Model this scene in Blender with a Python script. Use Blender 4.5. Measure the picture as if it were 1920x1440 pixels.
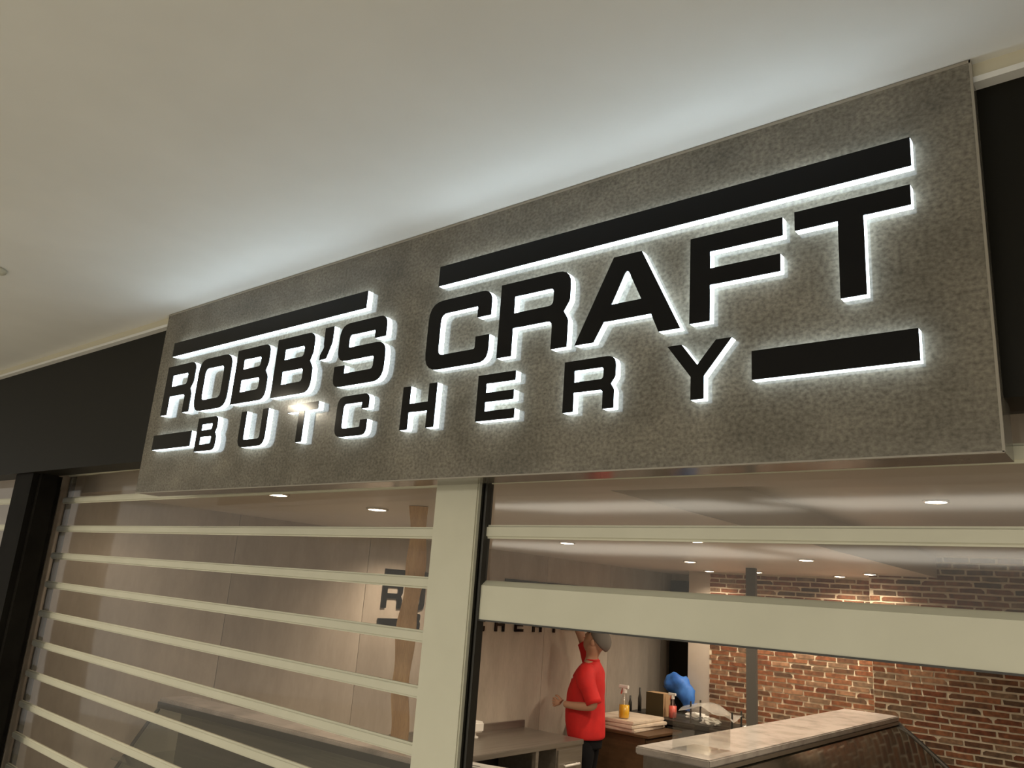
import bpy, bmesh, math, random
from mathutils import Vector, Matrix, geometry
random.seed(7)
C = bpy.context.scene.collection
sc = bpy.context.scene
for o in list(bpy.data.objects): bpy.data.objects.remove(o, do_unlink=True)
H = 2.0            # height of the camera above the floor; drawings below give heights from eye level

# ------------------------------------------------------------------ camera, world, light, exposure
cam = bpy.data.cameras.new('camera'); cam_o = bpy.data.objects.new('camera', cam); C.objects.link(cam_o)
cam.sensor_width = 36; cam.lens = 28.053; cam.clip_start = 0.05
R_ = Vector((0.77476295, 0.62823985, 0.07111302)); D_ = Vector((-0.10791842, 0.24222954, -0.96419835)); F_ = Vector((-0.62297351, 0.73935075, 0.25546912))
m = Matrix.Identity(4)
for i in range(3): m[i][0] = R_[i]; m[i][1] = -D_[i]; m[i][2] = -F_[i]
m.translation = (0, 0, H)
cam_o.matrix_world = m
sc.camera = cam_o
sc.view_settings.view_transform = 'Standard'; sc.view_settings.look = 'None'
sc.view_settings.gamma = 1; sc.view_settings.use_curve_mapping = False
sc.view_settings.exposure = 0.0
w = bpy.data.worlds.new('World'); sc.world = w; w.use_nodes = True
w.node_tree.nodes['Background'].inputs[0].default_value = (1.0, 0.95, 0.85, 1)
w.node_tree.nodes['Background'].inputs[1].default_value = 0.47

def area(name, loc, size, power, col, rot=(0, 0, 0), spread=180):
    l = bpy.data.lights.new(name, 'AREA'); l.shape = 'RECTANGLE'; l.size = size[0]; l.size_y = size[1]
    l.energy = power; l.color = col; l.spread = math.radians(spread)
    o = bpy.data.objects.new(name, l); o.location = loc; o.rotation_euler = rot; C.objects.link(o); return o
area('mall_ceiling_light', (-1.2, -5.2, H + 1.0), (3.6, 3.0), 215, (1, .93, .79))
area('mall_ceiling_light', (-5.2, -5.2, H + 1.0), (3.6, 3.0), 215, (1, .93, .79))
area('mall_ceiling_light', (2.6, -5.2, H + 1.0), (3.6, 3.0), 185, (1, .93, .79))

# ------------------------------------------------------------------ materials
def mat(name, col, rough=.6, metal=0., emit=None, es=0., spec=.5, coat=0.):
    M = bpy.data.materials.new(name); M.use_nodes = True
    b = M.node_tree.nodes['Principled BSDF']
    b.inputs['Base Color'].default_value = (*col, 1); b.inputs['Roughness'].default_value = rough
    b.inputs['Metallic'].default_value = metal; b.inputs['Specular IOR Level'].default_value = spec
    b.inputs['Coat Weight'].default_value = coat
    if emit: b.inputs['Emission Color'].default_value = (*emit, 1); b.inputs['Emission Strength'].default_value = es
    return M
def nodes(M): return M.node_tree.nodes, M.node_tree.links, M.node_tree.nodes['Principled BSDF']
def ramp(n, stops):
    r = n.new('ShaderNodeValToRGB'); e = r.color_ramp.elements
    while len(e) < len(stops): e.new(.5)
    for x, (p, c) in zip(e, stops): x.position = p; x.color = (*c, 1)
    return r
def noisy(name, c1, c2, scale=8, detail=6, rough=.6, stretch=(1, 1, 1), bump=0., fine=0., spec=.5, coat=0., lo=.35, hi=.65, randobj=0.):
    M = mat(name, c1, rough, spec=spec, coat=coat); n, l, b = nodes(M)
    tc = n.new('ShaderNodeTexCoord'); mp = n.new('ShaderNodeMapping'); mp.inputs['Scale'].default_value = stretch
    l.new(tc.outputs['Object'], mp.inputs[0])
    t = n.new('ShaderNodeTexNoise'); t.inputs['Scale'].default_value = scale; t.inputs['Detail'].default_value = detail; t.inputs['Roughness'].default_value = .62
    l.new(mp.outputs[0], t.inputs[0]); r = ramp(n, [(lo, c1), (hi, c2)]); l.new(t.outputs[0], r.inputs[0])
    out = r.outputs[0]
    if randobj:
        oi = n.new('ShaderNodeObjectInfo'); hs = n.new('ShaderNodeHueSaturation'); mr = n.new('ShaderNodeMapRange')
        mr.inputs[3].default_value = 1 - randobj; mr.inputs[4].default_value = 1 + randobj
        l.new(oi.outputs['Random'], mr.inputs[0]); l.new(mr.outputs[0], hs.inputs['Value']); l.new(out, hs.inputs['Color']); out = hs.outputs[0]
    if fine:
        t2 = n.new('ShaderNodeTexNoise'); t2.inputs['Scale'].default_value = scale * 20; t2.inputs['Detail'].default_value = 4
        l.new(mp.outputs[0], t2.inputs[0]); r2 = ramp(n, [(.3, (1 - fine,) * 3), (.7, (1 + fine * .6,) * 3)]); l.new(t2.outputs[0], r2.inputs[0])
        mx = n.new('ShaderNodeMix'); mx.data_type = 'RGBA'; mx.blend_type = 'MULTIPLY'; mx.inputs[0].default_value = 1
        l.new(out, mx.inputs[6]); l.new(r2.outputs[0], mx.inputs[7]); out = mx.outputs[2]
    l.new(out, b.inputs['Base Color'])
    if bump:
        bp = n.new('ShaderNodeBump'); bp.inputs['Strength'].default_value = bump; bp.inputs['Distance'].default_value = .003
        l.new(t.outputs[0], bp.inputs['Height']); l.new(bp.outputs[0], b.inputs['Normal'])
    return M
def clear(name, tint, haze, gloss=.08, rough=.08, bump=0.):
    """thin clear plastic / glass sheet: mostly see-through, a little haze, reflective at grazing angles"""
    M = bpy.data.materials.new(name); M.use_nodes = True; n = M.node_tree.nodes; l = M.node_tree.links; n.clear()
    out = n.new('ShaderNodeOutputMaterial'); tr = n.new('ShaderNodeBsdfTransparent'); tr.inputs[0].default_value = (*tint, 1)
    gl = n.new('ShaderNodeBsdfGlossy'); gl.inputs['Roughness'].default_value = rough; gl.inputs[0].default_value = (.9, .9, .9, 1)
    tl = n.new('ShaderNodeBsdfDiffuse'); tl.inputs[0].default_value = (.55, .53, .48, 1)
    m1 = n.new('ShaderNodeMixShader'); m1.inputs[0].default_value = haze; l.new(tr.outputs[0], m1.inputs[1]); l.new(tl.outputs[0], m1.inputs[2])
    lw = n.new('ShaderNodeLayerWeight'); pw = n.new('ShaderNodeMath'); pw.operation = 'POWER'; pw.inputs[1].default_value = 4.5
    ma = n.new('ShaderNodeMath'); ma.operation = 'MULTIPLY_ADD'; ma.inputs[1].default_value = .7; ma.inputs[2].default_value = .045
    l.new(lw.outputs['Facing'], pw.inputs[0]); l.new(pw.outputs[0], ma.inputs[0])
    m2 = n.new('ShaderNodeMixShader'); l.new(ma.outputs[0], m2.inputs[0]); l.new(m1.outputs[0], m2.inputs[1]); l.new(gl.outputs[0], m2.inputs[2])
    if bump:
        tc = n.new('ShaderNodeTexCoord'); mp = n.new('ShaderNodeMapping'); mp.inputs['Scale'].default_value = (1, 1, 12)
        t = n.new('ShaderNodeTexNoise'); t.inputs['Scale'].default_value = 3; bp = n.new('ShaderNodeBump'); bp.inputs['Strength'].default_value = bump; bp.inputs['Distance'].default_value = .01
        l.new(tc.outputs['Object'], mp.inputs[0]); l.new(mp.outputs[0], t.inputs[0]); l.new(t.outputs[0], bp.inputs['Height']); l.new(bp.outputs[0], gl.inputs['Normal']); 
    l.new(m2.outputs[0], out.inputs[0]); return M

m_ceiling = noisy('white_ceiling_paint', (.76, .76, .74), (.80, .80, .78), 2, 3, .8)
m_cornice = mat('cream_cornice_paint', (.62, .58, .45), .6)
m_black = mat('dark_fascia_paint', (.010, .009, .006), .5, spec=.15)
m_pillar = noisy('black_pillar_cladding', (.006, .005, .004), (.010, .009, .007), 5, 4, .65, spec=.08)
m_board = noisy('grey_brown_stone_laminate', (.120, .108, .086), (.235, .212, .170), 5.5, 9, .13, (1, 1, 1.25), fine=.42, spec=.42, lo=.30, hi=.72)
m_boardedge = mat('laminate_edge_strip', (.30, .27, .22), .3)
m_face = mat('black_acrylic_letter_face', (.0035, .0036, .0045), .12, spec=.25)
m_lit = mat('cool_white_lit_acrylic', (.8, .9, .95), .4, emit=(.78, .92, 1.0), es=5.4)
m_cream = noisy('cream_powder_coated_aluminium', (.60, .585, .465), (.65, .635, .51), 3, 3, .42)
m_creamsh = noisy('cream_shop_ceiling_paint', (.70, .64, .56), (.74, .68, .60), 2, 2, .45)
m_clear = clear('clear_polycarbonate_shutter_panel', (.80, .77, .745), .075)
m_glass = clear('clear_display_glass', (.86, .90, .88), .02, rough=.02)
m_acrylic = clear('clear_acrylic', (.95, .95, .94), .012, rough=.03)
m_panel = noisy('interior_stone_look_panel', (.36, .31, .255), (.50, .44, .37), 2.2, 7, .38, (1, 1.3, .45), fine=.05, lo=.3, hi=.7, randobj=.13)
m_plaster = noisy('beige_plaster', (.52, .45, .37), (.57, .50, .42), 3, 3, .6)
m_mortar = noisy('pale_mortar', (.72, .61, .45), (.82, .71, .54), 22, 6, .9, bump=.4)
m_marble = noisy('pale_veined_marble', (.30, .27, .245), (.50, .455, .415), 7, 8, .22, (1, 1, 1), lo=.28, hi=.55)
m_steel = noisy('brushed_stainless_steel', (.27, .245, .21), (.33, .30, .26), 30, 3, .33, (1, .05, 1)); m_steel.node_tree.nodes['Principled BSDF'].inputs['Metallic'].default_value = .75
m_dark = mat('dark_metal_casing', (.035, .033, .028), .4)
m_darkglass = mat('dark_smoked_glass', (.020, .019, .014), .07, spec=.8)
m_timber = noisy('live_edge_timber', (.50, .27, .10), (.74, .47, .22), 6, 7, .55, (3, 3, .35), fine=.15)
m_wood = noisy('brown_laminate_wood', (.065, .034, .014), (.095, .050, .022), 8, 5, .45, (1, 1, 3))
m_card = mat('brown_cardboard', (.42, .27, .14), .8)
m_cardd = mat('brown_cardboard_shade_side', (.07, .05, .018), .8)  # shaded copy of the cardboard, shade put into the colour
m_board2 = noisy('wrapped_pale_boards', (.58, .48, .38), (.72, .62, .50), 8, 4, .35)
m_blue = noisy('blue_plastic_sheet', (.025, .12, .46), (.05, .20, .62), 9, 4, .6)
m_white = mat('white_plastic', (.80, .77, .72), .4)
m_paper = mat('white_paper', (.85, .83, .78), .7)
m_red = noisy('red_polo_cloth', (.50, .008, .008), (.62, .012, .010), 7, 4, .75)
m_skin = mat('skin', (.46, .25, .16), .55)
m_cap = mat('grey_cloth_cap', (.15, .135, .12), .85)
m_trouser = mat('black_trouser_cloth', (.004, .004, .005), .9, spec=.2)
m_grey = mat('grey_painted_steel_post', (.095, .09, .08), .5)
m_lamp = mat('lamp_diffuser', (.9, .9, .9), .4, emit=(1, .86, .66), es=30)
m_mlamp = mat('bright_mall_lamp_diffuser', (.9, .9, .9), .4, emit=(1, .88, .68), es=260)
m_chrome = mat('chrome_lamp_ring', (.7, .68, .62), .2, .9)
m_yellow = mat('amber_cleaning_liquid', (.75, .42, .02), .25)
m_redp = mat('red_plastic', (.60, .10, .07), .4)
m_floor_m = noisy('beige_mall_floor_tile', (.42, .39, .33), (.48, .45, .38), 3, 4, .35)
m_floor_s = noisy('grey_shop_floor_tile', (.38, .35, .31), (.46, .43, .38), 3, 4, .4)
m_line = mat('printed_black_ink', (.02, .02, .02), .6)

def brick_mat():
    M = mat('reclaimed_red_brick', (.3, .1, .05), .9); n, l, b = nodes(M)
    oi = n.new('ShaderNodeObjectInfo')
    r = ramp(n, [(0, (.15, .048, .022)), (.30, (.21, .080, .036)), (.52, (.25, .105, .050)), (.72, (.085, .045, .026)), (.86, (.20, .13, .08)), (1, (.30, .16, .09))])
    l.new(oi.outputs['Random'], r.inputs[0])
    tc = n.new('ShaderNodeTexCoord'); t = n.new('ShaderNodeTexNoise'); t.inputs['Scale'].default_value = 26; t.inputs['Detail'].default_value = 6
    ad = n.new('ShaderNodeVectorMath'); ad.operation = 'ADD'; l.new(tc.outputs['Object'], ad.inputs[0])
    cv = n.new('ShaderNodeVectorMath'); cv.operation = 'SCALE'; cv.inputs[3].default_value = .7; l.new(oi.outputs['Location'], cv.inputs[0]); l.new(cv.outputs[0], ad.inputs[1])
    l.new(ad.outputs[0], t.inputs[0]); r2 = ramp(n, [(.3, (.6, .6, .6)), (.7, (1.35, 1.3, 1.25))]); l.new(t.outputs[0], r2.inputs[0])
    mx = n.new('ShaderNodeMix'); mx.data_type = 'RGBA'; mx.blend_type = 'MULTIPLY'; mx.inputs[0].default_value = 1
    l.new(r.outputs[0], mx.inputs[6]); l.new(r2.outputs[0], mx.inputs[7]); l.new(mx.outputs[2], b.inputs['Base Color'])
    bp = n.new('ShaderNodeBump'); bp.inputs['Strength'].default_value = .5; bp.inputs['Distance'].default_value = .003
    l.new(t.outputs[0], bp.inputs['Height']); l.new(bp.outputs[0], b.inputs['Normal'])
    return M
m_brick = brick_mat()

# ------------------------------------------------------------------ helpers
def link(o, parent=None):
    C.objects.link(o)
    if parent: o.parent = parent
    return o
def tag(o, label=None, cat=None, group=None, kind=None):
    if label: o['label'] = label
    if cat: o['category'] = cat
    if group: o['group'] = group
    if kind: o['kind'] = kind
    return o
def thing(name, loc, label, cat, group=None, rz=0.):
    o = bpy.data.objects.new(name, None); o.empty_display_size = .1; link(o); o.location = loc; o.rotation_euler = (0, 0, rz)
    return tag(o, label, cat, group)
def obj(name, bm, M, parent=None, loc=None, smooth=False):
    me = bpy.data.meshes.new(name); bmesh.ops.recalc_face_normals(bm, faces=bm.faces[:]); bm.to_mesh(me); bm.free()
    if M: me.materials.append(M)
    if smooth:
        for p in me.polygons: p.use_smooth = True
    o = bpy.data.objects.new(name, me); link(o, parent)
    if loc: o.location = loc
    return o
def bx(bm, x0, x1, y0, y1, z0, z1):
    vs = [bm.verts.new(p) for p in ((x0, y0, z0), (x1, y0, z0), (x1, y1, z0), (x0, y1, z0), (x0, y0, z1), (x1, y0, z1), (x1, y1, z1), (x0, y1, z1))]
    for f in ((0, 1, 2, 3), (4, 5, 6, 7), (0, 1, 5, 4), (1, 2, 6, 5), (2, 3, 7, 6), (3, 0, 4, 7)): bm.faces.new([vs[i] for i in f])
    return vs
def box(name, x0, x1, y0, y1, z0, z1, M, parent=None, bev=0.):
    """box about its own base centre"""
    cx, cy = (x0 + x1) / 2, (y0 + y1) / 2
    bm = bmesh.new(); bx(bm, x0 - cx, x1 - cx, y0 - cy, y1 - cy, 0, z1 - z0)
    if bev: bmesh.ops.bevel(bm, geom=bm.edges[:], offset=bev, segments=2, affect='EDGES')
    return obj(name, bm, M, parent, (cx, cy, z0))
def struct(o): o['kind'] = 'structure'; return o
def prism(bm, pts, a0, a1, axis='x'):
    """extrude a 2-D outline; axis x: pts=(y,z); axis y: pts=(x,z); axis z: pts=(x,y)"""
    def mk(p, a): return {'x': (a, p[0], p[1]), 'y': (p[0], a, p[1]), 'z': (p[0], p[1], a)}[axis]
    A = [bm.verts.new(mk(p, a0)) for p in pts]; B = [bm.verts.new(mk(p, a1)) for p in pts]
    bm.faces.new(A); bm.faces.new(B[::-1]); n = len(pts)
    for i in range(n): bm.faces.new((A[i], A[(i + 1) % n], B[(i + 1) % n], B[i]))
def tube(bm, p0, p1, r0, r1=None, seg=12):
    r1 = r0 if r1 is None else r1; p0 = Vector(p0); p1 = Vector(p1); d = (p1 - p0).normalized()
    a = d.orthogonal().normalized(); b = d.cross(a)
    A = []; B = []
    for i in range(seg):
        t = 2 * math.pi * i / seg; u = a * math.cos(t) + b * math.sin(t)
        A.append(bm.verts.new(p0 + u * r0)); B.append(bm.verts.new(p1 + u * r1))
    bm.faces.new(A); bm.faces.new(B[::-1])
    for i in range(seg): bm.faces.new((A[i], A[(i + 1) % seg], B[(i + 1) % seg], B[i]))
def lathe(bm, prof, seg=20, c=(0, 0)):
    rings = [[bm.verts.new((c[0] + r * math.cos(2 * math.pi * i / seg), c[1] + r * math.sin(2 * math.pi * i / seg), z)) for i in range(seg)] for r, z in prof]
    for a, b in zip(rings, rings[1:]):
        for i in range(seg): bm.faces.new((a[i], a[(i + 1) % seg], b[(i + 1) % seg], b[i]))
    bm.faces.new(rings[0]); bm.faces.new(rings[-1][::-1])

def loft(bm, rings, seg=20):
    """rings: (centre, half axis a, half axis b) -> closed tube through the rings, smoothed along its length"""
    n = len(rings); out = []
    for i in range(n - 1):
        for k in range(3):
            t = k / 3; q = [rings[max(i - 1, 0)], rings[i], rings[i + 1], rings[min(i + 2, n - 1)]]
            cr = lambda c: 0.5 * ((2 * q[1][c]) + (q[2][c] - q[0][c]) * t + (2 * q[0][c] - 5 * q[1][c] + 4 * q[2][c] - q[3][c]) * t * t + (3 * q[1][c] - q[0][c] - 3 * q[2][c] + q[3][c]) * t ** 3)
            out.append((cr(0), cr(1), cr(2)))
    out.append(rings[-1]); R = []
    for c, a, b in out: R.append([bm.verts.new(c + a * math.cos(2 * math.pi * k / seg) + b * math.sin(2 * math.pi * k / seg)) for k in range(seg)])
    for p, q in zip(R, R[1:]):
        for k in range(seg): bm.faces.new((p[k], p[(k + 1) % seg], q[(k + 1) % seg], q[k]))
    bm.faces.new(R[0]); bm.faces.new(R[-1][::-1])
def zring(cx, cy, z, rx, ry): return (Vector((cx, cy, z)), Vector((rx, 0, 0)), Vector((0, ry, 0)))
def limb(bm, pts):
    rs = []
    for i, (p, r) in enumerate(pts):
        d = (Vector(pts[min(i + 1, len(pts) - 1)][0]) - Vector(pts[max(i - 1, 0)][0])).normalized(); a = Vector((1, 0, 0)) if abs(d.x) < .8 else Vector((0, 0, 1))
        a = (a - d * a.dot(d)).normalized(); b = d.cross(a); rs.append((Vector(p), a * r, b * r))
    loft(bm, rs, 16)

# ------------------------------------------------------------------ setting: mall side
S_D = 1.50         # distance of the sign's front from the camera plane
struct(box('floor', -12, 6, -8, 1.6, -.2, 0, m_floor_m))
struct(box('ceiling', -12, 6, -8, 1.52, H + 1.032, H + 1.15, m_ceiling))
t = struct(box('trim_1', -12, 6, 1.52, 1.60, H + 1.000, H + 1.15, m_cornice))
struct(box('trim_2', -12, 6, 1.512, 1.54, H + .988, H + 1.000, m_ceiling))
# dark fascias on both sides of the sign
struct(box('trim_3', -12, -3.05, 1.54, 1.665, H + .422, H + 1.02, m_black))
struct(box('trim_4', -3.05, 6, 1.60, 1.67, H + .385, H + 1.02, m_black))
struct(box('trim_5', -.30, 6, 1.54, 1.60, H + .385, H + 1.02, m_black))
struct(box('wall_front', -12, 6, 1.68, 1.74, H + .53, H + 1.15, m_plaster))

pl = thing('shop_pillar', (-4.51, 1.63, 0), 'wide black clad pillar at left between two shop fronts', 'pillar')
bm = bmesh.new(); bx(bm, -.14, .14, -.07, .07, 0, H + .422)
bmesh.ops.bevel(bm, geom=[e for e in bm.edges if abs(e.verts[0].co.z - e.verts[1].co.z) > 1], offset=.03, segments=4, affect='EDGES')
obj('cladding', bm, m_pillar, pl)
struct(box('wall_front', -12, -4.76, 2.6, 2.7, 0, H + 1.1, m_plaster))

# ------------------------------------------------------------------ the lit sign
def rounded(pts, seg=5):
    """pts: (x, z) or (x, z, r) -> outline with rounded corners"""
    out = []; n = len(pts)
    for i, p in enumerate(pts):
        v = Vector(p[:2]); r = p[2] if len(p) > 2 else 0
        if r <= 0: out.append(v); continue
        a = Vector(pts[i - 1][:2]); b = Vector(pts[(i + 1) % n][:2])
        da = (a - v); db = (b - v); la, lb = da.length, db.length; da /= la; db /= lb
        ang = da.angle(db); t = min(r / math.tan(ang / 2), la * .49, lb * .49)
        p0 = v + da * t; p1 = v + db * t
        for k in range(seg + 1):
            s = k / seg; out.append((1 - s) ** 2 * p0 + 2 * s * (1 - s) * v + s * s * p1) if False else out.append(((p0 * (1 - s) + v * s) * (1 - s) + (v * (1 - s) + p1 * s) * s))
    return out
def slab_mesh(name, loops, d0, d1):
    """extruded shape in the local x-z plane, depth along y"""
    ls = [[Vector((p[0], p[1], 0)) for p in l] for l in loops]
    tris = geometry.tessellate_polygon(ls); flat = [p for l in ls for p in l]; n = len(flat)
    V = [(p.x, d0, p.y) for p in flat] + [(p.x, d1, p.y) for p in flat]
    Fc = [tuple(t) for t in tris] + [tuple(i + n for i in t[::-1]) for t in tris]; k = 0
    for l in ls:
        q = len(l)
        for i in range(q): a, b = k + i, k + (i + 1) % q; Fc.append((a, b, b + n, a + n))
        k += q
    me = bpy.data.meshes.new(name); me.from_pydata(V, [], Fc); bm = bmesh.new(); bm.from_mesh(me)
    bmesh.ops.recalc_face_normals(bm, faces=bm.faces[:]); bm.to_mesh(me); bm.free(); return me
def glyph(ch, x0, x1, z0, z1):
    h = z1 - z0; s = .235 * h; t = .20 * h; zm = z0 + .47 * h; r = .20 * h; q = .07 * h; L = []
    if ch == 'R':
        L = [[(x0, z0), (x0, z1), (x1 + .003, z1, r), (x1 + .003, zm + .13 * h, .12 * h), (x1 - .07 * h, zm), (x1, zm - .12 * h, .12 * h), (x1, z0), (x1 - s, z0), (x1 - s, zm - t / 2, .09 * h), (x0 + s, zm - t / 2), (x0 + s, z0)],
             [(x0 + s, z1 - t), (x1 - s, z1 - t, q), (x1 - s, zm + t / 2, q), (x0 + s, zm + t / 2)]]
    if ch == 'B':
        zb = z0 + .53 * h
        L = [[(x0, z0), (x0, z1), (x1 - .03 * h, z1, r), (x1 - .03 * h, zb + .13 * h, .12 * h), (x1 - .09 * h, zb), (x1, zb - .13 * h, .12 * h), (x1, z0, r)],
             [(x0 + s, z1 - t), (x1 - s - .03 * h, z1 - t, q), (x1 - s - .03 * h, zb + t * .45, q), (x0 + s, zb + t * .45)],
             [(x0 + s, zb - t * .55), (x1 - s, zb - t * .55, q), (x1 - s, z0 + t, q), (x0 + s, z0 + t)]]
    if ch == 'O':
        L = [[(x0, z0, r * 1.3), (x0, z1, r * 1.3), (x1, z1, r * 1.3), (x1, z0, r * 1.3)],
             [(x0 + s, z0 + t, .11 * h), (x0 + s, z1 - t, .11 * h), (x1 - s, z1 - t, .11 * h), (x1 - s, z0 + t, .11 * h)]]
    if ch == 'C':
        L = [[(x0, z0, r * 1.3), (x0, z1, r * 1.3), (x1, z1, r * 1.1), (x1, z1 - .36 * h), (x1 - s, z1 - .36 * h), (x1 - s, z1 - t, .03 * h), (x0 + s, z1 - t, .11 * h), (x0 + s, z0 + t, .11 * h), (x1 - s, z0 + t, .03 * h), (x1 - s, z0 + .37 * h), (x1, z0 + .37 * h), (x1, z0, r * 1.1)]]
    if ch == 'S':
        xa, xr = x0 + .04 * h, x1 - .03 * h
        L = [[(xr, z1 - .33 * h), (xr, z1, r), (xa, z1, r * 1.1), (xa, zm - t * .35, r), (x1 - s, zm - t * .35, .05 * h), (x1 - s, z0 + t, .06 * h), (x0 + s, z0 + t, .03 * h), (x0 + s, z0 + .33 * h), (x0, z0 + .33 * h), (x0, z0, r), (x1, z0, r * 1.1), (x1, zm + t * .65, r), (xa + s, zm + t * .65, .05 * h), (xa + s, z1 - t, .06 * h), (xr - s, z1 - t, .03 * h), (xr - s, z1 - .33 * h)]]
    if ch == 'A':
        w_ = x1 - x0; xc = (x0 + x1) / 2; f = w_ * .135
        L = [[(x0, z0), (xc - f, z1), (xc + f, z1), (x1, z0), (x1 - .19 * w_, z0), (x1 - .262 * w_, z0 + .225 * h), (x0 + .285 * w_, z0 + .225 * h), (x0 + .19 * w_, z0)],
             [(x0 + .355 * w_, z0 + .42 * h), (x1 - .355 * w_, z0 + .42 * h), (xc, z1 - .165 * h, .01)]]
    if ch == 'F':
        L = [[(x0, z0), (x0, z1), (x1, z1), (x1, z1 - t), (x0 + s, z1 - t), (x0 + s, z0 + .60 * h), (x1 - .03 * h, z0 + .60 * h), (x1 - .03 * h, z0 + .41 * h), (x0 + s, z0 + .41 * h), (x0 + s, z0)]]
    if ch == 'T':
        xc = (x0 + x1) / 2; e = .0 if h > .15 else 0
        L = [[(x0, z1), (x1, z1), (x1, z1 - t), (xc + s / 2, z1 - t), (xc + s / 2, z0), (xc - s / 2, z0), (xc - s / 2, z1 - t), (x0, z1 - t)]]
    if ch == 'U':
        L = [[(x0, z1), (x0 + s, z1), (x0 + s, z0 + t, .10 * h), (x1 - s, z0 + t, .10 * h), (x1 - s, z1), (x1, z1), (x1, z0, r * 1.4), (x0, z0, r * 1.4)]]
    if ch == 'H':
        L = [[(x0, z0), (x0, z1), (x0 + s, z1), (x0 + s, zm + t * .6), (x1 - s, zm + t * .6), (x1 - s, z1), (x1, z1), (x1, z0), (x1 - s, z0), (x1 - s, zm - t * .4), (x0 + s, zm - t * .4), (x0 + s, z0)]]
    if ch == 'E':
        L = [[(x0, z0), (x0, z1), (x1 - .03 * h, z1), (x1 - .03 * h, z1 - t), (x0 + s, z1 - t), (x0 + s, zm + t * .65), (x1 - .05 * h, zm + t * .65), (x1 - .05 * h, zm - t * .35), (x0 + s, zm - t * .35), (x0 + s, z0 + t), (x1, z0 + t), (x1, z0)]]
    if ch == 'Y':
        xc = (x0 + x1) / 2 - .02 * h; g = .27 * h
        L = [[(x0, z1), (x0 + g, z1), (xc, z0 + .60 * h), (x1 - g, z1), (x1, z1), (xc + s / 2, z0 + .40 * h), (xc + s / 2, z0), (xc - s / 2, z0), (xc - s / 2, z0 + .40 * h)]]
    if ch == "'":
        L = [[(x0 + .12 * h, z1), (x1, z1), (x1, z1 - .5 * h, .25 * h), (x0 + .3 * h, z0, .1 * h), (x0, z0), (x0, z0 + .15 * h), (x0 + .16 * h, z0 + .38 * h, .12 * h), (x0 + .12 * h, z0 + .5 * h)]]
    if ch == '-':
        L = [[(x0, z0), (x0, z1), (x1, z1), (x1, z0)]]
    return [rounded(l) for l in L]
# design table: character, x from, x to, z from, z to (metres at design scale), description
SIGN = [('-', -3.419, -2.096, .929, .993, 'upper left black bar'), ('-', -1.745, -.348, .940, 1.007, 'long upper right black bar'),
        ('-', -3.449, -3.132, .503, .568, 'short lower left black bar'), ('-', -.702, -.354, .508, .576, 'lower right black bar'),
        ('R', -3.429, -3.192, .656, .880, 'first letter R'), ('O', -3.158, -2.905, .650, .878, 'letter O'), ('B', -2.870, -2.636, .655, .880, 'first large letter B'),
        ('B', -2.596, -2.358, .654, .885, 'second large letter B'), ("'", -2.322, -2.260, .769, .888, 'apostrophe'), ('S', -2.228, -1.968, .654, .885, 'letter S'),
        ('C', -1.773, -1.510, .658, .886, 'large letter C'), ('R', -1.474, -1.225, .662, .889, 'large letter R of second word'), ('A', -1.198, -.884, .661, .892, 'letter A'),
        ('F', -.859, -.626, .667, .891, 'letter F'), ('T', -.598, -.353, .667, .896, 'large letter T'),
        ('B', -3.089, -2.937, .476, .616, 'small letter B'), ('U', -2.773, -2.596, .474, .616, 'letter U'), ('T', -2.472, -2.292, .472, .614, 'small letter T'),
        ('C', -2.183, -2.020, .474, .616, 'small letter C'), ('H', -1.857, -1.708, .476, .616, 'letter H'), ('E', -1.537, -1.393, .478, .616, 'letter E'),
        ('R', -1.226, -1.068, .477, .617, 'small letter R'), ('Y', -.917, -.751, .476, .617, 'letter Y')]
K = .885
BX0, BX1, BZ0, BZ1 = -3.163, -.201, .284, 1.030
sign = thing('shop_sign', (BX0, S_D, H + BZ0), 'large grey-brown stone-look shop sign with back-lit black letters reading ROBB\'S CRAFT BUTCHERY', 'sign')
bm = bmesh.new(); bx(bm, 0, BX1 - BX0, 0, .098, 0, BZ1 - BZ0); obj('sign_board', bm, m_board, sign)
bm = bmesh.new(); W_ = BX1 - BX0; Hh = BZ1 - BZ0
bx(bm, W_ - .003, W_ + .0015, -.0015, .004, 0, Hh); bx(bm, 0, W_, -.0015, .004, -.0015, .002)
bx(bm, 0, W_, -.0015, .006, Hh - .006, Hh)
obj('edge_trim', bm, m_boardedge, sign)
for ch, x0, x1, z0, z1, lab in SIGN:
    ox = K * x0 - BX0; oz = K * z0 - BZ0
    L = [[(p[0] * K, p[1] * K) for p in l] for l in glyph(ch, 0, x1 - x0, 0, z1 - z0)]
    f = bpy.data.objects.new('bar' if ch == '-' else 'letter', slab_mesh('letter_face', L, -.0225, -.0195)); f.data.materials.append(m_face)
    link(f, sign); f.location = (ox, 0, oz); f['label'] = 'black face of the ' + lab
    b = bpy.data.objects.new('lit_edge', slab_mesh('lit_edge', L, -.0195, -.0003)); b.data.materials.append(m_lit); link(b, f)
    b['label'] = 'glowing white acrylic edge'

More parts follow.
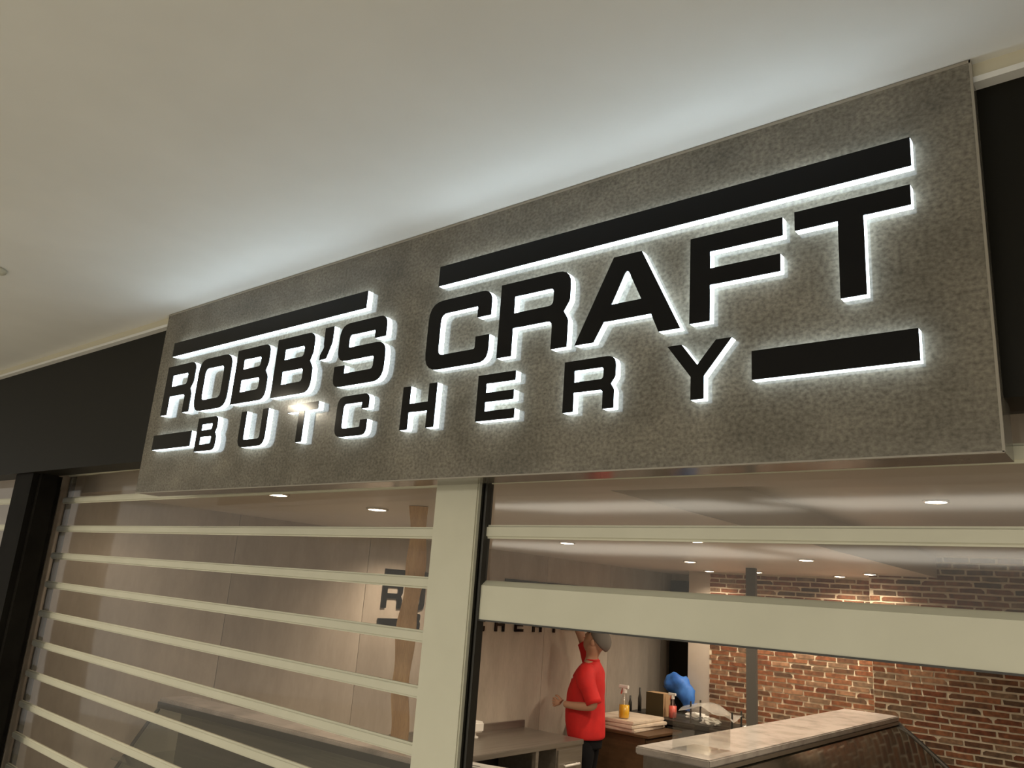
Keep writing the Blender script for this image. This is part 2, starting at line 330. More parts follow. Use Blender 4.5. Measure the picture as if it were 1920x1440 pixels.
# ------------------------------------------------------------------ roller shutters and their post
def shutter(name, label, group, pivot, length, rz, tilt, bars, top, bottom, rail=None, hgt=.033, neigh=False):
    """curtain hangs from pivot to the local +x; bars = centre heights above eye level"""
    s = thing(name, (pivot[0], pivot[1], 0), label, 'shutter', group, rz); s.rotation_euler = (0, tilt, rz)
    prev = top
    for z in bars:
        bm = bmesh.new(); bx(bm, 0, length, -.010, .010, -hgt / 2, hgt / 2)
        bmesh.ops.bevel(bm, geom=[e for e in bm.edges if abs(e.verts[0].co.x - e.verts[1].co.x) > .1], offset=.006, segments=3, affect='EDGES')
        obj('shutter_bar', bm, m_cream, s, (0, 0, H + z), False)
        lo = z + hgt / 2
        bm = bmesh.new(); seg = 6; pz = prev - lo
        # each clear panel bulges slightly forward between the bars
        pts = [(-.0010 * math.sin(math.pi * i / seg) - .001, pz * i / seg) for i in range(seg + 1)]
        a = [[bm.verts.new((x, y, zz)) for (y, zz) in pts] for x in (0.004, length - .004)]
        for i in range(seg): bm.faces.new((a[0][i], a[1][i], a[1][i + 1], a[0][i + 1]))
        obj('clear_panel', bm, m_clear, s, (0, 0, H + lo), True)
        prev = z - hgt / 2
    if rail:
        z1, z0 = rail
        bm = bmesh.new(); prism(bm, [(-.014, z0), (.014, z0), (.014, z1), (.004, z1), (-.014, z1 - .014)], 0, length, 'x'); obj('bottom_rail', bm, m_cream, s, (0, 0, H), False)
        bm = bmesh.new(); bx(bm, 0, length, -.016, .012, z0 - .004, z0); obj('rubber_seal', bm, m_dark, s, (0, 0, H))
        bm = bmesh.new(); a = [[bm.verts.new((x, y, zz)) for (y, zz) in ((-.001, z1), (-.0035, (z1 + prev) / 2), (-.001, prev))] for x in (0.004, length - .004)]
        for i in range(2): bm.faces.new((a[0][i], a[1][i], a[1][i + 1], a[0][i + 1]))
        obj('clear_panel', bm, m_clear, s, (0, 0, H), True)
    return s
PITCH = .1445
# left bay: runs from the wall end to the post, a few degrees off the line of the sign
px, py = -1.622, 1.652; ang = math.radians(-2.75); Ln = 2.945
lp = (px - Ln * math.cos(ang), py - Ln * math.sin(ang))
lb = [.452, .308, .161] + [.022 - .1447 * i for i in range(14)]
sL = shutter('roller_shutter', 'closed see-through roller shutter with many cream bars, left of the post', None, lp, Ln, ang, math.radians(.25), [z + .008 for z in lb], .52, -2.0)
gL = bmesh.new(); bx(gL, -.02, .022, .012, .03, 0, H + .50); obj('side_guide', gL, m_grey, sL)
sR = shutter('roller_shutter', 'half raised see-through roller shutter with deep cream bottom rail, right of the post', None, (-1.436, 1.65), 4.2, 0, 0, [.452, .308, .161], .52, 0, rail=(.034, -.066), hgt=.036)
gR = bmesh.new(); bx(gR, -.004, .003, -.020, .006, 0, H + .50); obj('side_guide', gR, m_dark, sR)
sN = shutter('roller_shutter', 'neighbouring cream barred shutter at far left beyond the black pillar', None, (-7.6, 1.70), 2.83, 0, 0, [.452 - .1445 * i for i in range(17)], .52, -2.0)
po = thing('shutter_post', (-1.528, 1.655, 0), 'broad cream aluminium post between the two shutter bays', 'post')
bm = bmesh.new(); bx(bm, -.082, .080, -.045, .010, 0, H + .50)
bmesh.ops.bevel(bm, geom=[e for e in bm.edges if abs(e.verts[0].co.z - e.verts[1].co.z) > 1], offset=.004, segments=2, affect='EDGES')
obj('post_casing', bm, m_cream, po)
bm = bmesh.new(); bx(bm, .080, .086, -.030, .010, 0, H + .50); obj('black_channel', bm, m_black, po)

# ------------------------------------------------------------------ shop interior: shell
CZ = .375; CU = .55
struct(box('floor', -4.7, 3.0, 1.6, 9.0, -.2, 0, m_floor_s))
struct(box('ceiling', -4.7, -1.50, 1.90, 9.0, H + CZ, H + .80, m_creamsh))
struct(box('ceiling', -1.50, 3.0, 2.35, 9.0, H + CU, H + .80, m_creamsh))
struct(box('ceiling', -4.7, 3.0, 1.74, 1.90, H + .60, H + .80, m_creamsh))
struct(box('trim_6', -1.50, 3.0, 1.90, 2.35, H + CZ, H + .66, m_creamsh))
wl = struct(box('wall_left', -4.75, -4.615, 1.76, 8.9, 0, H + .66, m_plaster))
y = 1.78; k = 0
while y < 8.6:
    y2 = min(y + 1.10, 8.62)
    bm = bmesh.new(); bx(bm, 0, .013, 0.002, y2 - y - .002, 0, H + CZ if y > 2.3 else H + .375)
    o = obj('wall_panel', bm, m_panel, wl, (-4.6825 + .0675 + 4.6825 - 4.6825 + .0, 0, 0)); o.location = (.0675, y - 5.33, 0)
    y = y2; k += 1
struct(box('wall_right', 2.9, 3.0, 1.76, 9.0, 0, H + .66, m_plaster))
struct(box('wall_back', -3.97, -3.735, 7.80, 8.0, 0, H + CZ, m_plaster))
struct(box('wall_back', -4.7, -3.7, 8.72, 8.9, 0, H + CZ, m_plaster))

# brick walls
def brick_variant(seed, w=.173, h=.0325, d=.0045):
    rnd = random.Random(seed); j = lambda a: rnd.uniform(-a, a)
    pts = [(-w / 2 + j(.004), -h / 2 + j(.002)), (-w * .1, -h / 2 + j(.002)), (w / 2 + j(.004), -h / 2 + j(.002)), (w / 2 + j(.003), h / 2 + j(.002)), (w * .05, h / 2 + j(.0025)), (-w / 2 + j(.003), h / 2 + j(.002))]
    if seed == 1 or seed == 8: pts[3] = (w / 2 - .024, h / 2 + j(.002)); pts.insert(3, (w / 2 - .003, h * .05))
    if seed == 5: pts[-1] = (-w / 2 + .018, h / 2); pts.append((-w / 2, h * .1))
    bm = bmesh.new(); prism(bm, pts, -d, 0.004, 'y')
    fr = [f for f in bm.faces if all(abs(v.co.y + d) < 1e-6 for v in f.verts)]
    r = bmesh.ops.inset_region(bm, faces=fr, thickness=.0035, depth=0)
    for v in fr[0].verts: v.co.y -= .0035
    bmesh.ops.recalc_face_normals(bm, faces=bm.faces[:])
    me = bpy.data.meshes.new('brick'); bm.to_mesh(me); bm.free(); me.materials.append(m_brick); return me
BV = [brick_variant(i) for i in range(12)]
def brick_wall(name, x0, x1, yf, z0, z1, ztop, vis_x1, limit=300):
    wall = struct(box(name, x0, x1, yf, yf + .15, 0, ztop, m_mortar)); cx = (x0 + x1) / 2; cy = yf + .075
    PX, PZ = .185, .0463; n = 0; rest = bmesh.new(); row = 0; z = z1 - PZ / 2; cells = []
    while z > z0:
        off = (0, .5)[row % 2] * PX + random.uniform(-.02, .02); xx = x0 + off - PX
        while xx < x1:
            a = max(xx, x0) + .004; b = min(xx + PX * random.uniform(.93, 1.06), x1) - .004
            if b - a > .03: cells.append((a, b, z + random.uniform(-.0012, .0012)))
            xx = b + .006 if b > xx else xx + PX
        z -= PZ; row += 1
    vis = [c for c in cells if c[0] < vis_x1]; other = [c for c in cells if c[0] >= vis_x1]
    vis.sort(key=lambda c: -c[2]); other += vis[limit:]; vis = vis[:limit]
    for a, b, z in vis:
        o = bpy.data.objects.new('brick', random.choice(BV)); C.objects.link(o); o.parent = wall
        o.location = ((a + b) / 2 - cx, -.075 + random.uniform(-.002, .001), z); o.scale = ((b - a) / .178, 1, random.uniform(.94, 1.04))
        if random.random() < .5: o.scale.x *= -1; o.scale.y = 1
        o.rotation_euler = (0, random.uniform(-.007, .007), 0)
    if other:
        for a, b, z in other:
            vs = bx(rest, a - cx + .003, b - cx - .003, -.081, -.072, z - .0165, z + .0165)
        o = obj('brickwork', rest, m_brick, wall); o['kind'] = 'stuff'
    else: rest.free()
    return wall
brick_wall('wall_back', -3.735, -1.95, 7.80, H - 1.12, H + .365, H + CZ, -2.0)
brick_wall('wall_back', -2.02, 2.9, 7.20, H - 1.12, H + .540, H + CU, -.62)

# ------------------------------------------------------------------ ceiling downlights
def downlight(x, y, z, label, power, grp='shop ceiling downlights', cone=150, col=(1, .84, .64), r=.045, M=None):
    d = thing('downlight', (x, y, z), label, 'ceiling light', grp)
    bm = bmesh.new(); lathe(bm, [(r + .012, -.0005), (r + .012, -.006), (r, -.009), (r, -.0045)], 24); obj('ring', bm, m_chrome, d)
    bm = bmesh.new(); lathe(bm, [(r, -.001), (r, -.0045), (r * .6, -.011), (r * .2, -.013)], 24); obj('lamp_lens', bm, M or m_lamp, d, smooth=True)
    l = bpy.data.lights.new('downlight_beam', 'SPOT'); l.energy = power; l.color = col; l.spot_size = math.radians(cone); l.spot_blend = .8; l.shadow_soft_size = .04
    o = bpy.data.objects.new('downlight_beam', l); C.objects.link(o); o.location = (x, y, z - .03)
    return d
P_ = 46
downlight(-3.2, 4.5, H + CZ, 'round downlight just under the upper thin bar, nearest right of the post', P_)
downlight(-2.1, 4.2, H + CZ, 'round downlight in middle of shop ceiling tucked under the thin bar', P_)
downlight(-3.1, 6.1, H + CZ, 'round downlight low in the upper window, left of the grey post top', P_)
downlight(-1.94, 5.5, H + CZ, 'round downlight alone above the brick wall, right of the grey post top', P_)
downlight(-1.94, 6.95, H + CZ, 'round downlight where lit and dim brick walls meet', 26)
downlight(-3.6, 7.5, H + CZ, 'small round downlight touching top of back bricks, left of the grey post', 34)
downlight(-3.05, 7.35, H + CZ, 'small round downlight just right of the grey post top', 34)
downlight(-2.35, 7.50, H + CZ, 'small round downlight over the brightest corner of the bricks', 55)
downlight(-3.1, 2.7, H + CZ, 'round downlight in the left bay close to the timber slab', 20)
downlight(-.82, 4.0, H + CU, 'big bright downlight at upper right behind the top clear panel', P_)
downlight(-4.215, 2.106, H + CZ, 'downlight under the left end of the sign, close to the shutter', 5)
downlight(-3.169, 2.152, H + CZ, 'downlight under the small letters of the sign, close to the shutter', 6)
downlight(.3, 5.0, H + CU, 'downlight beyond the right edge of the picture', 20)
downlight(-4.15, 4.22, H + CZ, 'wall washer downlight over the wall lettering, hidden behind the cream post', 48)
# mall downlight whose glint sits on the small T
downlight(-4.093, .104, H + 1.032, 'mall ceiling downlight left of the sign', 30, grp='mall downlights', r=.06, M=m_mlamp)

cs = thing('ceiling_sensor', (-3.292, .866, H + 1.032), 'small grey ceiling sensor at the left edge of the white ceiling', 'sensor')
bm = bmesh.new(); lathe(bm, [(.055, -.0005), (.055, -.008), (.040, -.014), (.012, -.018)], 20); obj('housing', bm, m_cornice, cs, smooth=True)

# ------------------------------------------------------------------ logo on the interior wall
WX = -4.6
lw = thing('wall_lettering', (WX, 0, H), 'flat black lettering and bars on the left interior wall, partly hidden by the shutter', 'sign', rz=math.pi / 2)
for ch, x0, x1, z0, z1, lab in SIGN:
    k = .84; yy = 5.26 + (x0 + 2.10) * k; zz = -.307 + (z0 - .476) * k
    L = [[(p[0] * k, p[1] * k) for p in l] for l in glyph(ch, 0, x1 - x0, 0, z1 - z0)]
    f = bpy.data.objects.new('bar' if ch == '-' else 'letter', slab_mesh('wall_letter', L, -.012, -.0005)); f.data.materials.append(m_face)
    link(f, lw); f.location = (yy, 0, zz); f['label'] = lab

# ------------------------------------------------------------------ grey post, door leaf
gp = box('steel_post', -2.915, -2.83, 6.78, 6.82, 0, H + CZ, m_grey); tag(gp, 'slim dark grey steel post in front of the back brick wall', 'post')
bm = bmesh.new(); prism(bm, [(-4.56, 0), (-4.20, 0), (-4.36, H + .30), (-4.56, H + .30)], 8.50, 8.58, 'y')
dl = obj('door_leaf', bm, m_black); tag(dl, 'tall black door leaf in the passage left of the bricks', 'door')

# ------------------------------------------------------------------ display cases
def display_case(x, y, rz, length, label, mglass, top=.40, flare=.80, mrail=None):
    """length along local y, glass front towards local +x; back edge at local x=0"""
    c = thing('display_case', (x, y, 0), label, 'display case', None, rz)
    bm = bmesh.new(); bx(bm, 0, top, 0, length, 1.283, 1.32); bmesh.ops.bevel(bm, geom=bm.edges[:], offset=.006, segments=2, affect='EDGES'); obj('marble_top', bm, m_marble, c)
    bm = bmesh.new(); bx(bm, .03, top + .42, .03, length - .03, .0, .55); obj('base', bm, m_dark, c)
    bm = bmesh.new(); bx(bm, .03, .06, .03, length - .03, .55, 1.283); obj('back_panel', bm, m_steel, c)
    bm = bmesh.new(); n = 8
    pr = [(top - .012 + flare * (1 - math.cos(i / n * math.pi / 2)) * .25 + flare * .75 * (i / n), 1.262 - .66 * (i / n) ** 1.25) for i in range(n + 1)]
    rows = [[bm.verts.new((p[0], yy, p[1])) for p in pr] for yy in (.02, length - .02)]
    for i in range(n): bm.faces.new((rows[0][i], rows[1][i], rows[1][i + 1], rows[0][i + 1]))
    obj('curved_glass', bm, mglass, c, smooth=True)
    bm = bmesh.new(); prism(bm, [(top - .03, 1.262), (top + .004, 1.262), (top + .004, 1.283), (top - .03, 1.283)] if not mrail else [(top - .03, 1.268), (top + .006, 1.268), (top + .006, 1.300), (top + .0005, 1.300), (top + .0005, 1.283), (top - .03, 1.283)], .0, length, 'y'); obj('front_rail', bm, mrail or m_steel, c)
    for yy in (.0, length - .02):
        bm = bmesh.new(); prism(bm, [(.05, .55), (.05, 1.283), (top, 1.283)] + [(p[0] + .012, p[1]) for p in pr[1:]] + [(pr[-1][0] - .1, .55)], yy, yy + .02, 'y'); obj('end_panel', bm, m_steel if mglass is m_darkglass else m_glass, c)
        bm = bmesh.new()
        for a, b in zip(pr, pr[1:]): tube(bm, (a[0] + .01, yy + .01, a[1]), (b[0] + .01, yy + .01, b[1]), .010, seg=8)
        obj('end_frame', bm, m_dark, c)
    for zz in (.80, 1.04):
        bm = bmesh.new(); bx(bm, .08, top + .2 + (1.2 - zz) * .3, .05, length - .05, zz, zz + .008); obj('glass_shelf', bm, m_glass, c)
    return c
display_case(-2.20, 3.77, math.radians(-.3), 3.22, 'marble topped display case with dark sloping glass, pointing at the brick corner', m_darkglass)
# front case: long side parallel to the shutters, glass towards the mall
display_case(-4.44, 2.64, math.radians(-87.0), 2.62, 'marble topped curved glass display case behind the left shutter', m_glass, .19, .42, m_dark)

# ------------------------------------------------------------------ timber slab on the front case
bm = bmesh.new(); N = 26; z0 = 1.322; z1 = H + CZ - .002; A = []; 
for i in range(N + 1):
    t = i / N; z = z0 + (z1 - z0) * t
    a = -.042 + .009 * math.sin(t * 9 + 1) + .006 * math.sin(t * 23); b = .042 + .009 * math.sin(t * 7.5 + 2.2) + .006 * math.sin(t * 19)
    A.append([bm.verts.new((a, -.025, z)), bm.verts.new((b, -.025, z)), bm.verts.new((b - .012, .025, z)), bm.verts.new((a + .012, .025, z))])
for r0, r1 in zip(A, A[1:]):
    for j in range(4): bm.faces.new((r0[j], r0[(j + 1) % 4], r1[(j + 1) % 4], r1[j]))
bm.faces.new(A[0]); bm.faces.new(A[-1][::-1])
tp = obj('timber_slab', bm, m_timber); tp.location = (-2.745, 2.66, 0); tp.rotation_euler = (0, 0, math.radians(30)); tag(tp, 'wavy live edge timber slab standing upright behind the left shutter', 'timber')
# papers on the front case
bm = bmesh.new(); bx(bm, -.13, .13, -.08, .08, 0, .003)
pp = obj('price_sheet', bm, m_paper); pp.location = (-2.27, 2.655, 1.3205); pp.rotation_euler = (0, 0, .3); tag(pp, 'white printed sheet lying on marble at bottom, right of the post', 'paper')
bm = bmesh.new()
for i in range(2): bx(bm, -.09 + .05 * i, -.0 + .05 * i, .02 - .04 * i, .030 - .04 * i, .003, .0034)
obj('printed_line', bm, m_line, pp)

# ------------------------------------------------------------------ stainless bench
be = thing('steel_bench', (-4.26, 5.15, 0), 'stainless steel bench with a drawer, along the wall under the lettering', 'bench')
def part(name, x0, x1, y0, y1, z0, z1, M, par, bev=0.):
    o = box(name, x0, x1, y0, y1, z0, z1, M, par, bev); return o
part('bench_top', -.33, .31, -.79, .79, .862, .90, m_steel, be, .004)
part('splashback', -.335, -.315, -.79, .79, .90, .96, m_steel, be)
for sx, sy in ((-.30, -.76), (.27, -.76), (.27, .15), (-.30, .74)):
    part('leg', sx, sx + .035, sy, sy + .035, 0, .862, m_steel, be)
part('shade_panel', -.330, -.318, -.78, .78, .05, .862, m_dark, be)  # dark sheet added to give the black shade under the bench top
part('undershelf', -.30, .28, -.76, .40, .28, .30, m_steel, be)
dr = part('drawer_unit', -.28, .300, .42, .785, .30, .862, m_steel, be)
d1 = part('drawer', .300, .312, .435, .770, .60, .845, m_steel, be, .003)
bm = bmesh.new(); tube(bm, (.030, -.10, .13), (.030, .10, .13), .009, seg=10); tube(bm, (0.004, -.085, .13), (.03, -.085, .13), .006, seg=8); tube(bm, (0.004, .085, .13), (.03, .085, .13), .006, seg=8)
o = obj('handle', bm, m_white, d1, smooth=True); o['label'] = 'bright bar handle'
# white dispenser on the bench
di = thing('tape_dispenser', (-4.44, 5.13, .9005), 'small white plastic box on the steel bench beside the post', 'dispenser')
bm = bmesh.new(); bx(bm, -.045, .045, -.06, .06, .04, .12); bmesh.ops.bevel(bm, geom=bm.edges[:], offset=.012, segments=2, affect='EDGES'); obj('body', bm, m_white, di)
bm = bmesh.new(); lathe(bm, [(.03, 0), (.03, .01), (.012, .015), (.012, .042)], 14); obj('foot', bm, m_white, di)

# ------------------------------------------------------------------ brown cabinet with boards
cb = thing('low_cabinet', (-4.14, 6.93, 0), 'brown wood low cabinet just behind the man, boards on top', 'cabinet')
part('body', -.42, .36, -.29, .30, .08, .88, m_wood, cb)
part('cabinet_top', -.44, .40, -.31, .32, .88, .90, m_wood, cb)
part('door', .361, .375, -.28, -.01, .12, .66, m_wood, cb); part('door', .361, .375, .01, .29, .12, .66, m_wood, cb)
part('drawer_front', .361, .377, -.28, .29, .69, .86, m_wood, cb)
part('edge_strip', .362, .382, -.30, .31, .668, .682, m_card, cb)
part('plinth', -.40, .33, -.28, .29, 0, .08, m_dark, cb)
for i, (dx, rz, lab) in enumerate([(0, .05, 'lowest pale wrapped board of the flat stack beside the man'), (.01, -.04, 'middle pale wrapped board of the flat stack beside the man'), (-.008, .03, 'top pale wrapped board of the flat stack, bottle standing on it')]):
    bm = bmesh.new(); bx(bm, -.23, .23, -.30, .30, 0, .030); bmesh.ops.bevel(bm, geom=bm.edges[:], offset=.006, segments=2, affect='EDGES')
    o = obj('flat_board', bm, m_board2); o.location = (-4.13 + dx, 6.93, .9005 + .0312 * i); o.rotation_euler = (0, 0, rz); tag(o, lab, 'board', 'stacked flat boards')
def spray(x, y, z, liquid, head, label, s=1., full=.5):
    b = thing('spray_bottle', (x, y, z), label, 'bottle'); b.scale = (s, s, s)
    bm = bmesh.new(); lathe(bm, [(.036, 0), (.040, .01), (.040, .07), (.034, .11), (.016, .15), (.013, .175)], 18); obj('bottle', bm, m_acrylic, b, smooth=True)
    bm = bmesh.new(); lathe(bm, [(.033, .004), (.037, .012), (.037, .012 + .1 * full)], 18); obj('liquid', bm, liquid, b, smooth=True)
    bm = bmesh.new(); lathe(bm, [(.016, .175), (.016, .20), (.012, .205)], 14); bx(bm, -.045, .03, -.011, .011, .205, .228); bmesh.ops.bevel(bm, geom=[e for e in bm.edges if e.calc_length() > .03], offset=.004, segments=2, affect='EDGES'); hd = obj('spray_head', bm, head, b)
    bm = bmesh.new(); tube(bm, (-.018, 0, .205), (-.030, 0, .165), .005, seg=8); o = obj('trigger', bm, m_redp, b); o['label'] = 'red trigger'
    bm = bmesh.new(); tube(bm, (0, 0, .02), (0, 0, .2), .003, seg=6); obj('dip_tube', bm, m_white, b)
    return b
spray(-4.06, 6.74, .9945, m_yellow, m_white, 'spray bottle half full of amber liquid on the pale boards', 1.25, .8)

# ------------------------------------------------------------------ dark counter at the back with clutter
ct = thing('dark_counter', (-3.62, 7.50, 0), 'dark counter against the back wall covered in clutter', 'counter')
part('counter_top', -.82, .70, -.22, .28, .93, .97, m_dark, ct)
part('counter_body', -.80, .68, -.19, .27, .06, .93, m_black, ct)
for i in range(3): part('door', -.78 + i * .48, -.32 + i * .48, -.205, -.19, .10, .91, m_dark, ct)
bxo = thing('carton', (-4.105, 7.46, .9705), 'open brown carton on the back counter in front of blue sheet', 'box')
part('carton_side', -.10, .09, -.07, .07, 0, .21, m_card, bxo); o = part('carton_shade_face', -.10, .088, -.073, -.070, 0, .21, m_cardd, bxo); o['label'] = 'front face with its shade painted in as dark olive'  # thin dark sheet paints the carton's front as its shaded side
# blue crumpled plastic
from mathutils import noise
bm = bmesh.new(); limb(bm, [((-.150, 0, .02), .030), ((-.135, 0, .04), .060), ((-.075, 0, .065), .088), ((.0, 0, .062), .098), ((.055, 0, .025), .095), ((.090, 0, -.035), .080), ((.105, 0, -.11), .052), ((.095, 0, -.165), .038)])
for v in bm.verts:
    v.co.y *= .75; v.co += v.co.normalized() * (noise.noise(v.co * 14) * .034 + noise.noise(v.co * 40) * .012)
bl = obj('blue_bag', bm, m_blue, None, (-4.00, 7.66, 1.195), True); tag(bl, 'crumpled bright blue plastic bag on the back counter', 'bag')
spray(-3.93, 7.42, .9705, m_redp, m_white, 'red bottle with white head between carton and blue bag', 1.0, 1.0)
# black slim bottles
for i, (x, y, s, lab) in enumerate([(-4.37, 7.55, 1.0, 'tall slim black bottle against the stone wall, left of the carton'), (-4.42, 7.45, .65, 'short dark bottle against the stone wall, left of the taller one')]):
    bm = bmesh.new(); lathe(bm, [(.018, 0), (.018, .12 * s), (.009, .16 * s), (.009, .22 * s)], 12); o = obj('dark_bottle', bm, m_dark, None, (x, y, .9705), True); tag(o, lab, 'bottle', 'dark bottles by the wall')
# film draped on a rack
rk = thing('wire_rack', (-3.50, 7.42, .9705), 'rack with cloudy plastic film draped over it, left of the grey post', 'rack')
for sx, sy in ((-.19, -.10), (.22, -.10), (.22, .10), (-.19, .10)):
    bm = bmesh.new(); tube(bm, (sx, sy, 0), (sx, sy, .15 if sx > 0 else .19), .009, seg=8); obj('upright', bm, m_dark, rk)
bm = bmesh.new(); n = 14; g = [[bm.verts.new((-.30 + .55 * i / n, -.14 + .28 * j / 8, .20 - .16 * abs(i / n - .42) - .02 * math.sin(i * .9 + j * .7) * (i / n) - .04 * (abs(j - 4) / 4) ** 2)) for j in range(9)] for i in range(n + 1)]
for i in range(n):
    for j in range(8): bm.faces.new((g[i][j], g[i + 1][j], g[i + 1][j + 1], g[i][j + 1]))
m_film = clear('cloudy_plastic_film', (.85, .85, .82), .45, rough=.15); obj('plastic_film', bm, m_film, rk, smooth=True)
rng = random.Random(3)
for i, (x, y, rz, lab) in enumerate([(-3.76, 7.60, .4, 'crumpled white paper right of the blue bag'), (-3.52, 7.40, -.3, 'crumpled white paper under the plastic film'), (-3.10, 7.38, .1, 'bright white paper pile left of the grey post'), (-3.05, 7.60, .5, 'white paper nearest the grey post')]):
    bm = bmesh.new(); bmesh.ops.create_icosphere(bm, subdivisions=3, radius=1)
    for v in bm.verts:
        v.co *= 1 + noise.noise(v.co * 2.5 + Vector((i * 7, 0, 0))) * .55; v.co = (v.co.x * .10, v.co.y * .065, max(v.co.z * .036 + .026, 0))
    o = obj('crumpled_paper', bm, m_paper, None, (x, y, .9705)); o.rotation_euler = (0, 0, rz); tag(o, lab, 'paper', 'papers on the back counter')

# clear acrylic box on the right display case
ab = thing('acrylic_box', (-1.955, 4.0, 1.3205), 'clear acrylic box standing on the marble end of the right display case', 'box')
for nm, a in (('side_wall', (-.10, -.097, -.12, .12, .003, .17)), ('side_wall', (.097, .10, -.12, .12, .003, .17)), ('side_wall', (-.097, .097, .117, .12, .003, .17)), ('side_wall', (-.097, .097, -.12, -.117, .003, .17)), ('base', (-.10, .10, -.12, .12, 0, .003))):
    part(nm, *a, m_acrylic, ab)

# ------------------------------------------------------------------ the man
def skin_obj(name, V, E, R, M, parent, sub=2):
    me = bpy.data.meshes.new(name); me.from_pydata([Vector(v) for v in V], E, []); o = bpy.data.objects.new(name, me); C.objects.link(o)
    md = o.modifiers.new('s', 'SKIN'); md.use_smooth_shade = True
    for i, r in enumerate(R):
        rr = r if isinstance(r, tuple) else (r, r); me.skin_vertices[0].data[i].radius = rr
    me.skin_vertices[0].data[0].use_root = True
    s = o.modifiers.new('d', 'SUBSURF'); s.levels = sub; s.render_levels = sub
    dg = bpy.context.evaluated_depsgraph_get(); m2 = bpy.data.meshes.new_from_object(o.evaluated_get(dg)); bpy.data.objects.remove(o)
    m2.materials.clear(); m2.materials.append(M)
    for p in m2.polygons: p.use_smooth = True
    o = bpy.data.objects.new(name, m2); link(o, parent); return o
# local frame: +x forward (faces the wall), +y his left, z up
man = thing('person', (-4.15, 6.29, 0), 'man in red polo shirt and grey cap reaching up to the wall lettering', 'person')
man.rotation_euler = (0, 0, math.atan2(-.30, -.95))
Vb = [(0, 0, .94), (0, 0, 1.06), (.01, 0, 1.22), (.0, 0, 1.38), (-.005, 0, 1.465), (-.015, 0, 1.53), (-.02, 0, 1.60), (-.045, 0, 1.665),   # 0-7 spine, neck, head
      (-.01, .19, 1.415), (-.125, .25, 1.135), (.10, .21, 1.125), (.17, .19, 1.13),          # 8-11 left arm (bent)
      (.02, -.16, 1.43), (.155, -.21, 1.68), (.27, -.17, 1.90), (.30, -.16, 1.965),            # 12-15 right arm (raised)
      (0, .095, .90), (.02, .11, .50), (-.02, .12, .10), (.10, .13, .045),                   # left leg
      (0, -.095, .90), (.03, -.11, .50), (.0, -.13, .10), (.12, -.14, .045)]                  # right leg
Eb = [(0, 1), (1, 2), (2, 3), (3, 4), (4, 5), (5, 6), (6, 7), (3, 8), (8, 9), (9, 10), (10, 11), (3, 12), (12, 13), (13, 14), (14, 15), (0, 16), (16, 17), (17, 18), (18, 19), (0, 20), (20, 21), (21, 22), (22, 23)]
Rb = [(.075, .075), (.09, .09), (.10, .10), (.10, .11), .055, .052, (.095, .085), (.085, .08), .062, .045, .032, .03, .060, .045, .032, .03, .06, .055, .045, .035, .06, .055, .045, .035]
body = skin_obj('body', Vb, Eb, Rb, m_skin, man)
# head: forehead looks up to the left, face details
def fingers(base, dirv, up, side, parent):
    base = Vector(base); d = Vector(dirv).normalized(); u = Vector(up).normalized(); s = Vector(side).normalized()
    V = [base, base + d * .045]; E = [(0, 1)]; R = [(.026, .018), (.032, .016)]
    for i, (off, ln) in enumerate(((-.030, .060), (-.010, .070), (.010, .066), (.029, .052))):
        k = len(V); p = base + d * .075 + s * off; V += [p, p + d * ln * .42 - u * .012, p + d * ln * .38 - u * .040]; E += [(1, k), (k, k + 1), (k + 1, k + 2)]; R += [.010, .009, .007]
    k = len(V); p = base + d * .03 - s * .035; V += [p, p + d * .03 - s * .02 - u * .01, p + d * .055 - s * .015 - u * .025]; E += [(0, k), (k, k + 1), (k + 1, k + 2)]; R += [.012, .010, .008]
    return skin_obj('hand', V, E, R, m_skin, parent, 2)
fingers((.175, .19, 1.13), (1, -.1, .02), (0, 1, 0), (0, 0, -1), body)
fingers((.305, -.158, 1.975), (.30, .1, 1), (-1, 0, .3), (0, 1, 0), body)
def blob(name, c, r, M, parent, sub=3, f=None, rot=None):
    bm = bmesh.new(); bmesh.ops.create_icosphere(bm, subdivisions=sub, radius=1)
    for v in bm.verts:
        if f: f(v)
        v.co = Vector((v.co.x * r[0], v.co.y * r[1], v.co.z * r[2]))
        if rot: v.co.rotate(rot)
        v.co += Vector(c)
    return obj(name, bm, M, parent, None, True)
from mathutils import Euler
tiltb = Euler((0, math.radians(-48), 0))
def skull(v):
    if v.co.x > 0 and v.co.z < 0: v.co.y *= 1 + .25 * v.co.z; v.co.x *= 1 - .05
    if v.co.x > .85 and abs(v.co.y) < .25 and -.35 < v.co.z < .15: v.co.x += .2 * (1 - abs(v.co.y) / .25)
blob('face', (-.035, 0, 1.655), (.098, .077, .118), m_skin, body, 4, skull, tiltb)['label'] = 'upturned face'
def hp(x, y, z): v = Vector((x, y, z)); v.rotate(tiltb); return v + Vector((-.035, 0, 1.655))
for sy in (-1, 1):
    blob('eye', hp(.086, sy * .030, .012), (.008, .010, .006), m_dark, body, 2)
    blob('ear', hp(-.005, sy * .078, -.008), (.022, .010, .032), m_skin, body, 2)
blob('mouth', hp(.087, 0, -.058), (.007, .022, .004), m_redp, body, 2)
def capf(v):
    if v.co.z < -.15: v.co.z = -.15
cap = blob('cap', hp(-.020, 0, .036), (.112, .092, .104), m_cap, man, 3, capf, tiltb); cap['label'] = 'grey cloth cap'
bm = bmesh.new(); prism(bm, [(.075, -.065), (.135, -.05), (.165, 0), (.135, .05), (.075, .065)], -.004, .004, 'z')
for v in bm.verts: v.co.z += .042 - (v.co.x - .07) * .18; v.co = hp(*v.co)
obj('peak', bm, m_cap, cap)
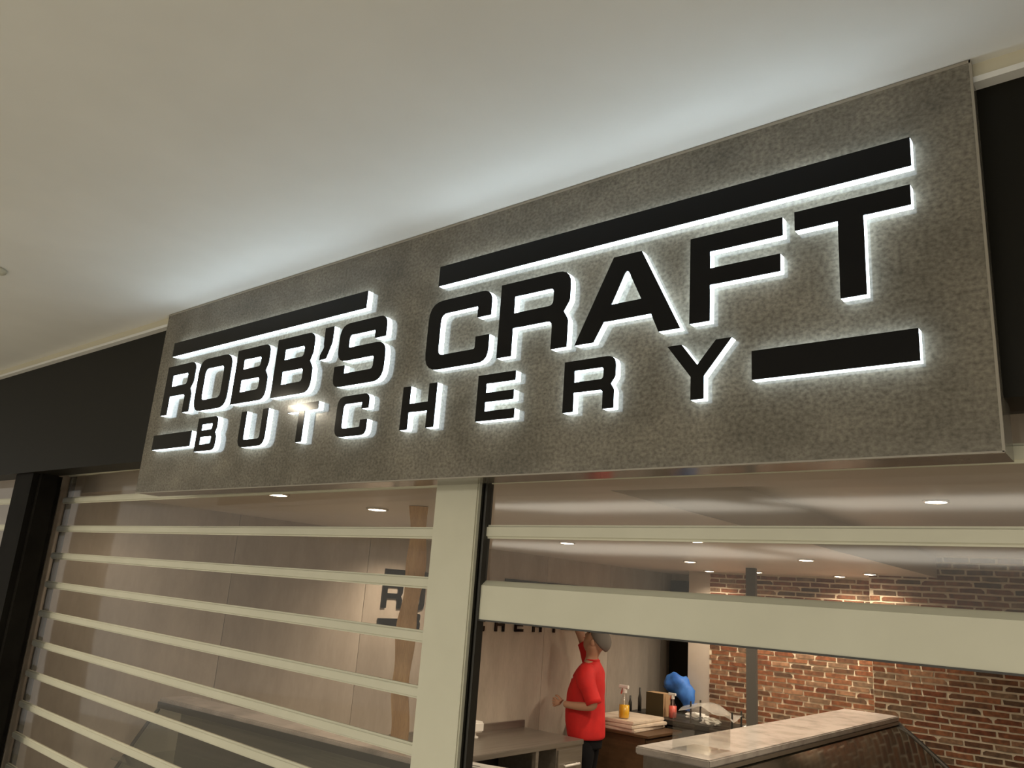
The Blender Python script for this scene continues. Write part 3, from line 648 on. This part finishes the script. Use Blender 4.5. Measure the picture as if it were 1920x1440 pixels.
# shirt: torso and two sleeves, a little larger than the body
bm = bmesh.new()
loft(bm, [zring(.015, 0, .855, .150, .178), zring(.015, 0, .875, .162, .187), zring(.02, 0, .94, .168, .190), zring(.03, 0, 1.06, .172, .186), zring(.03, 0, 1.20, .162, .184), zring(.012, 0, 1.33, .142, .196), zring(-.002, 0, 1.41, .116, .188), zring(-.010, 0, 1.46, .084, .130), zring(-.016, 0, 1.485, .064, .068), zring(-.018, 0, 1.502, .062, .064)], 28)
limb(bm, [((.0, .10, 1.40), .082), ((-.015, .185, 1.375), .086), ((-.035, .215, 1.32), .080), ((-.07, .225, 1.26), .070), ((-.115, .245, 1.16), .066)])
limb(bm, [((.0, -.10, 1.395), .088), ((.03, -.165, 1.43), .080), ((.075, -.19, 1.53), .072), ((.125, -.205, 1.625), .066)])
for v in bm.verts:
    v.co += Vector((1, .4, 0)) * noise.noise(v.co * 9) * .008
shirt = obj('polo_shirt', bm, m_red, man, None, True)
bm = bmesh.new()
loft(bm, [zring(.01, 0, 1.0, .11, .14), zring(.01, 0, .93, .13, .155), zring(.01, 0, .84, .138, .162), zring(.01, 0, .78, .135, .16)], 24)
limb(bm, [((.01, .085, .86), .080), ((.0, .092, .74), .092), ((.02, .11, .50), .078), ((-.0, .12, .25), .070), ((-.015, .12, .08), .068)])
limb(bm, [((.01, -.085, .86), .080), ((.01, -.092, .74), .092), ((.03, -.11, .50), .078), ((.015, -.125, .25), .070), ((.005, -.13, .08), .068)])
tr = obj('trousers', bm, m_trouser, man, None, True)
for sy, x in ((.125, .04), (-.135, .06)):
    bm = bmesh.new(); bmesh.ops.create_icosphere(bm, subdivisions=3, radius=1)
    for v in bm.verts: v.co = (v.co.x * .145 + x, v.co.y * .052 + sy, max(v.co.z * .075 * (1 - .35 * max(v.co.x, 0)) + .045, 0.001))
    obj('shoe', bm, m_dark, man, None, True)
blob('collar', (-.016, 0, 1.497), (.070, .074, .016), m_red, shirt, 2)
blob('chest_badge', (.125, .115, 1.345), (.006, .008, .012), m_white, shirt, 2)['label'] = 'tiny white chest emblem'
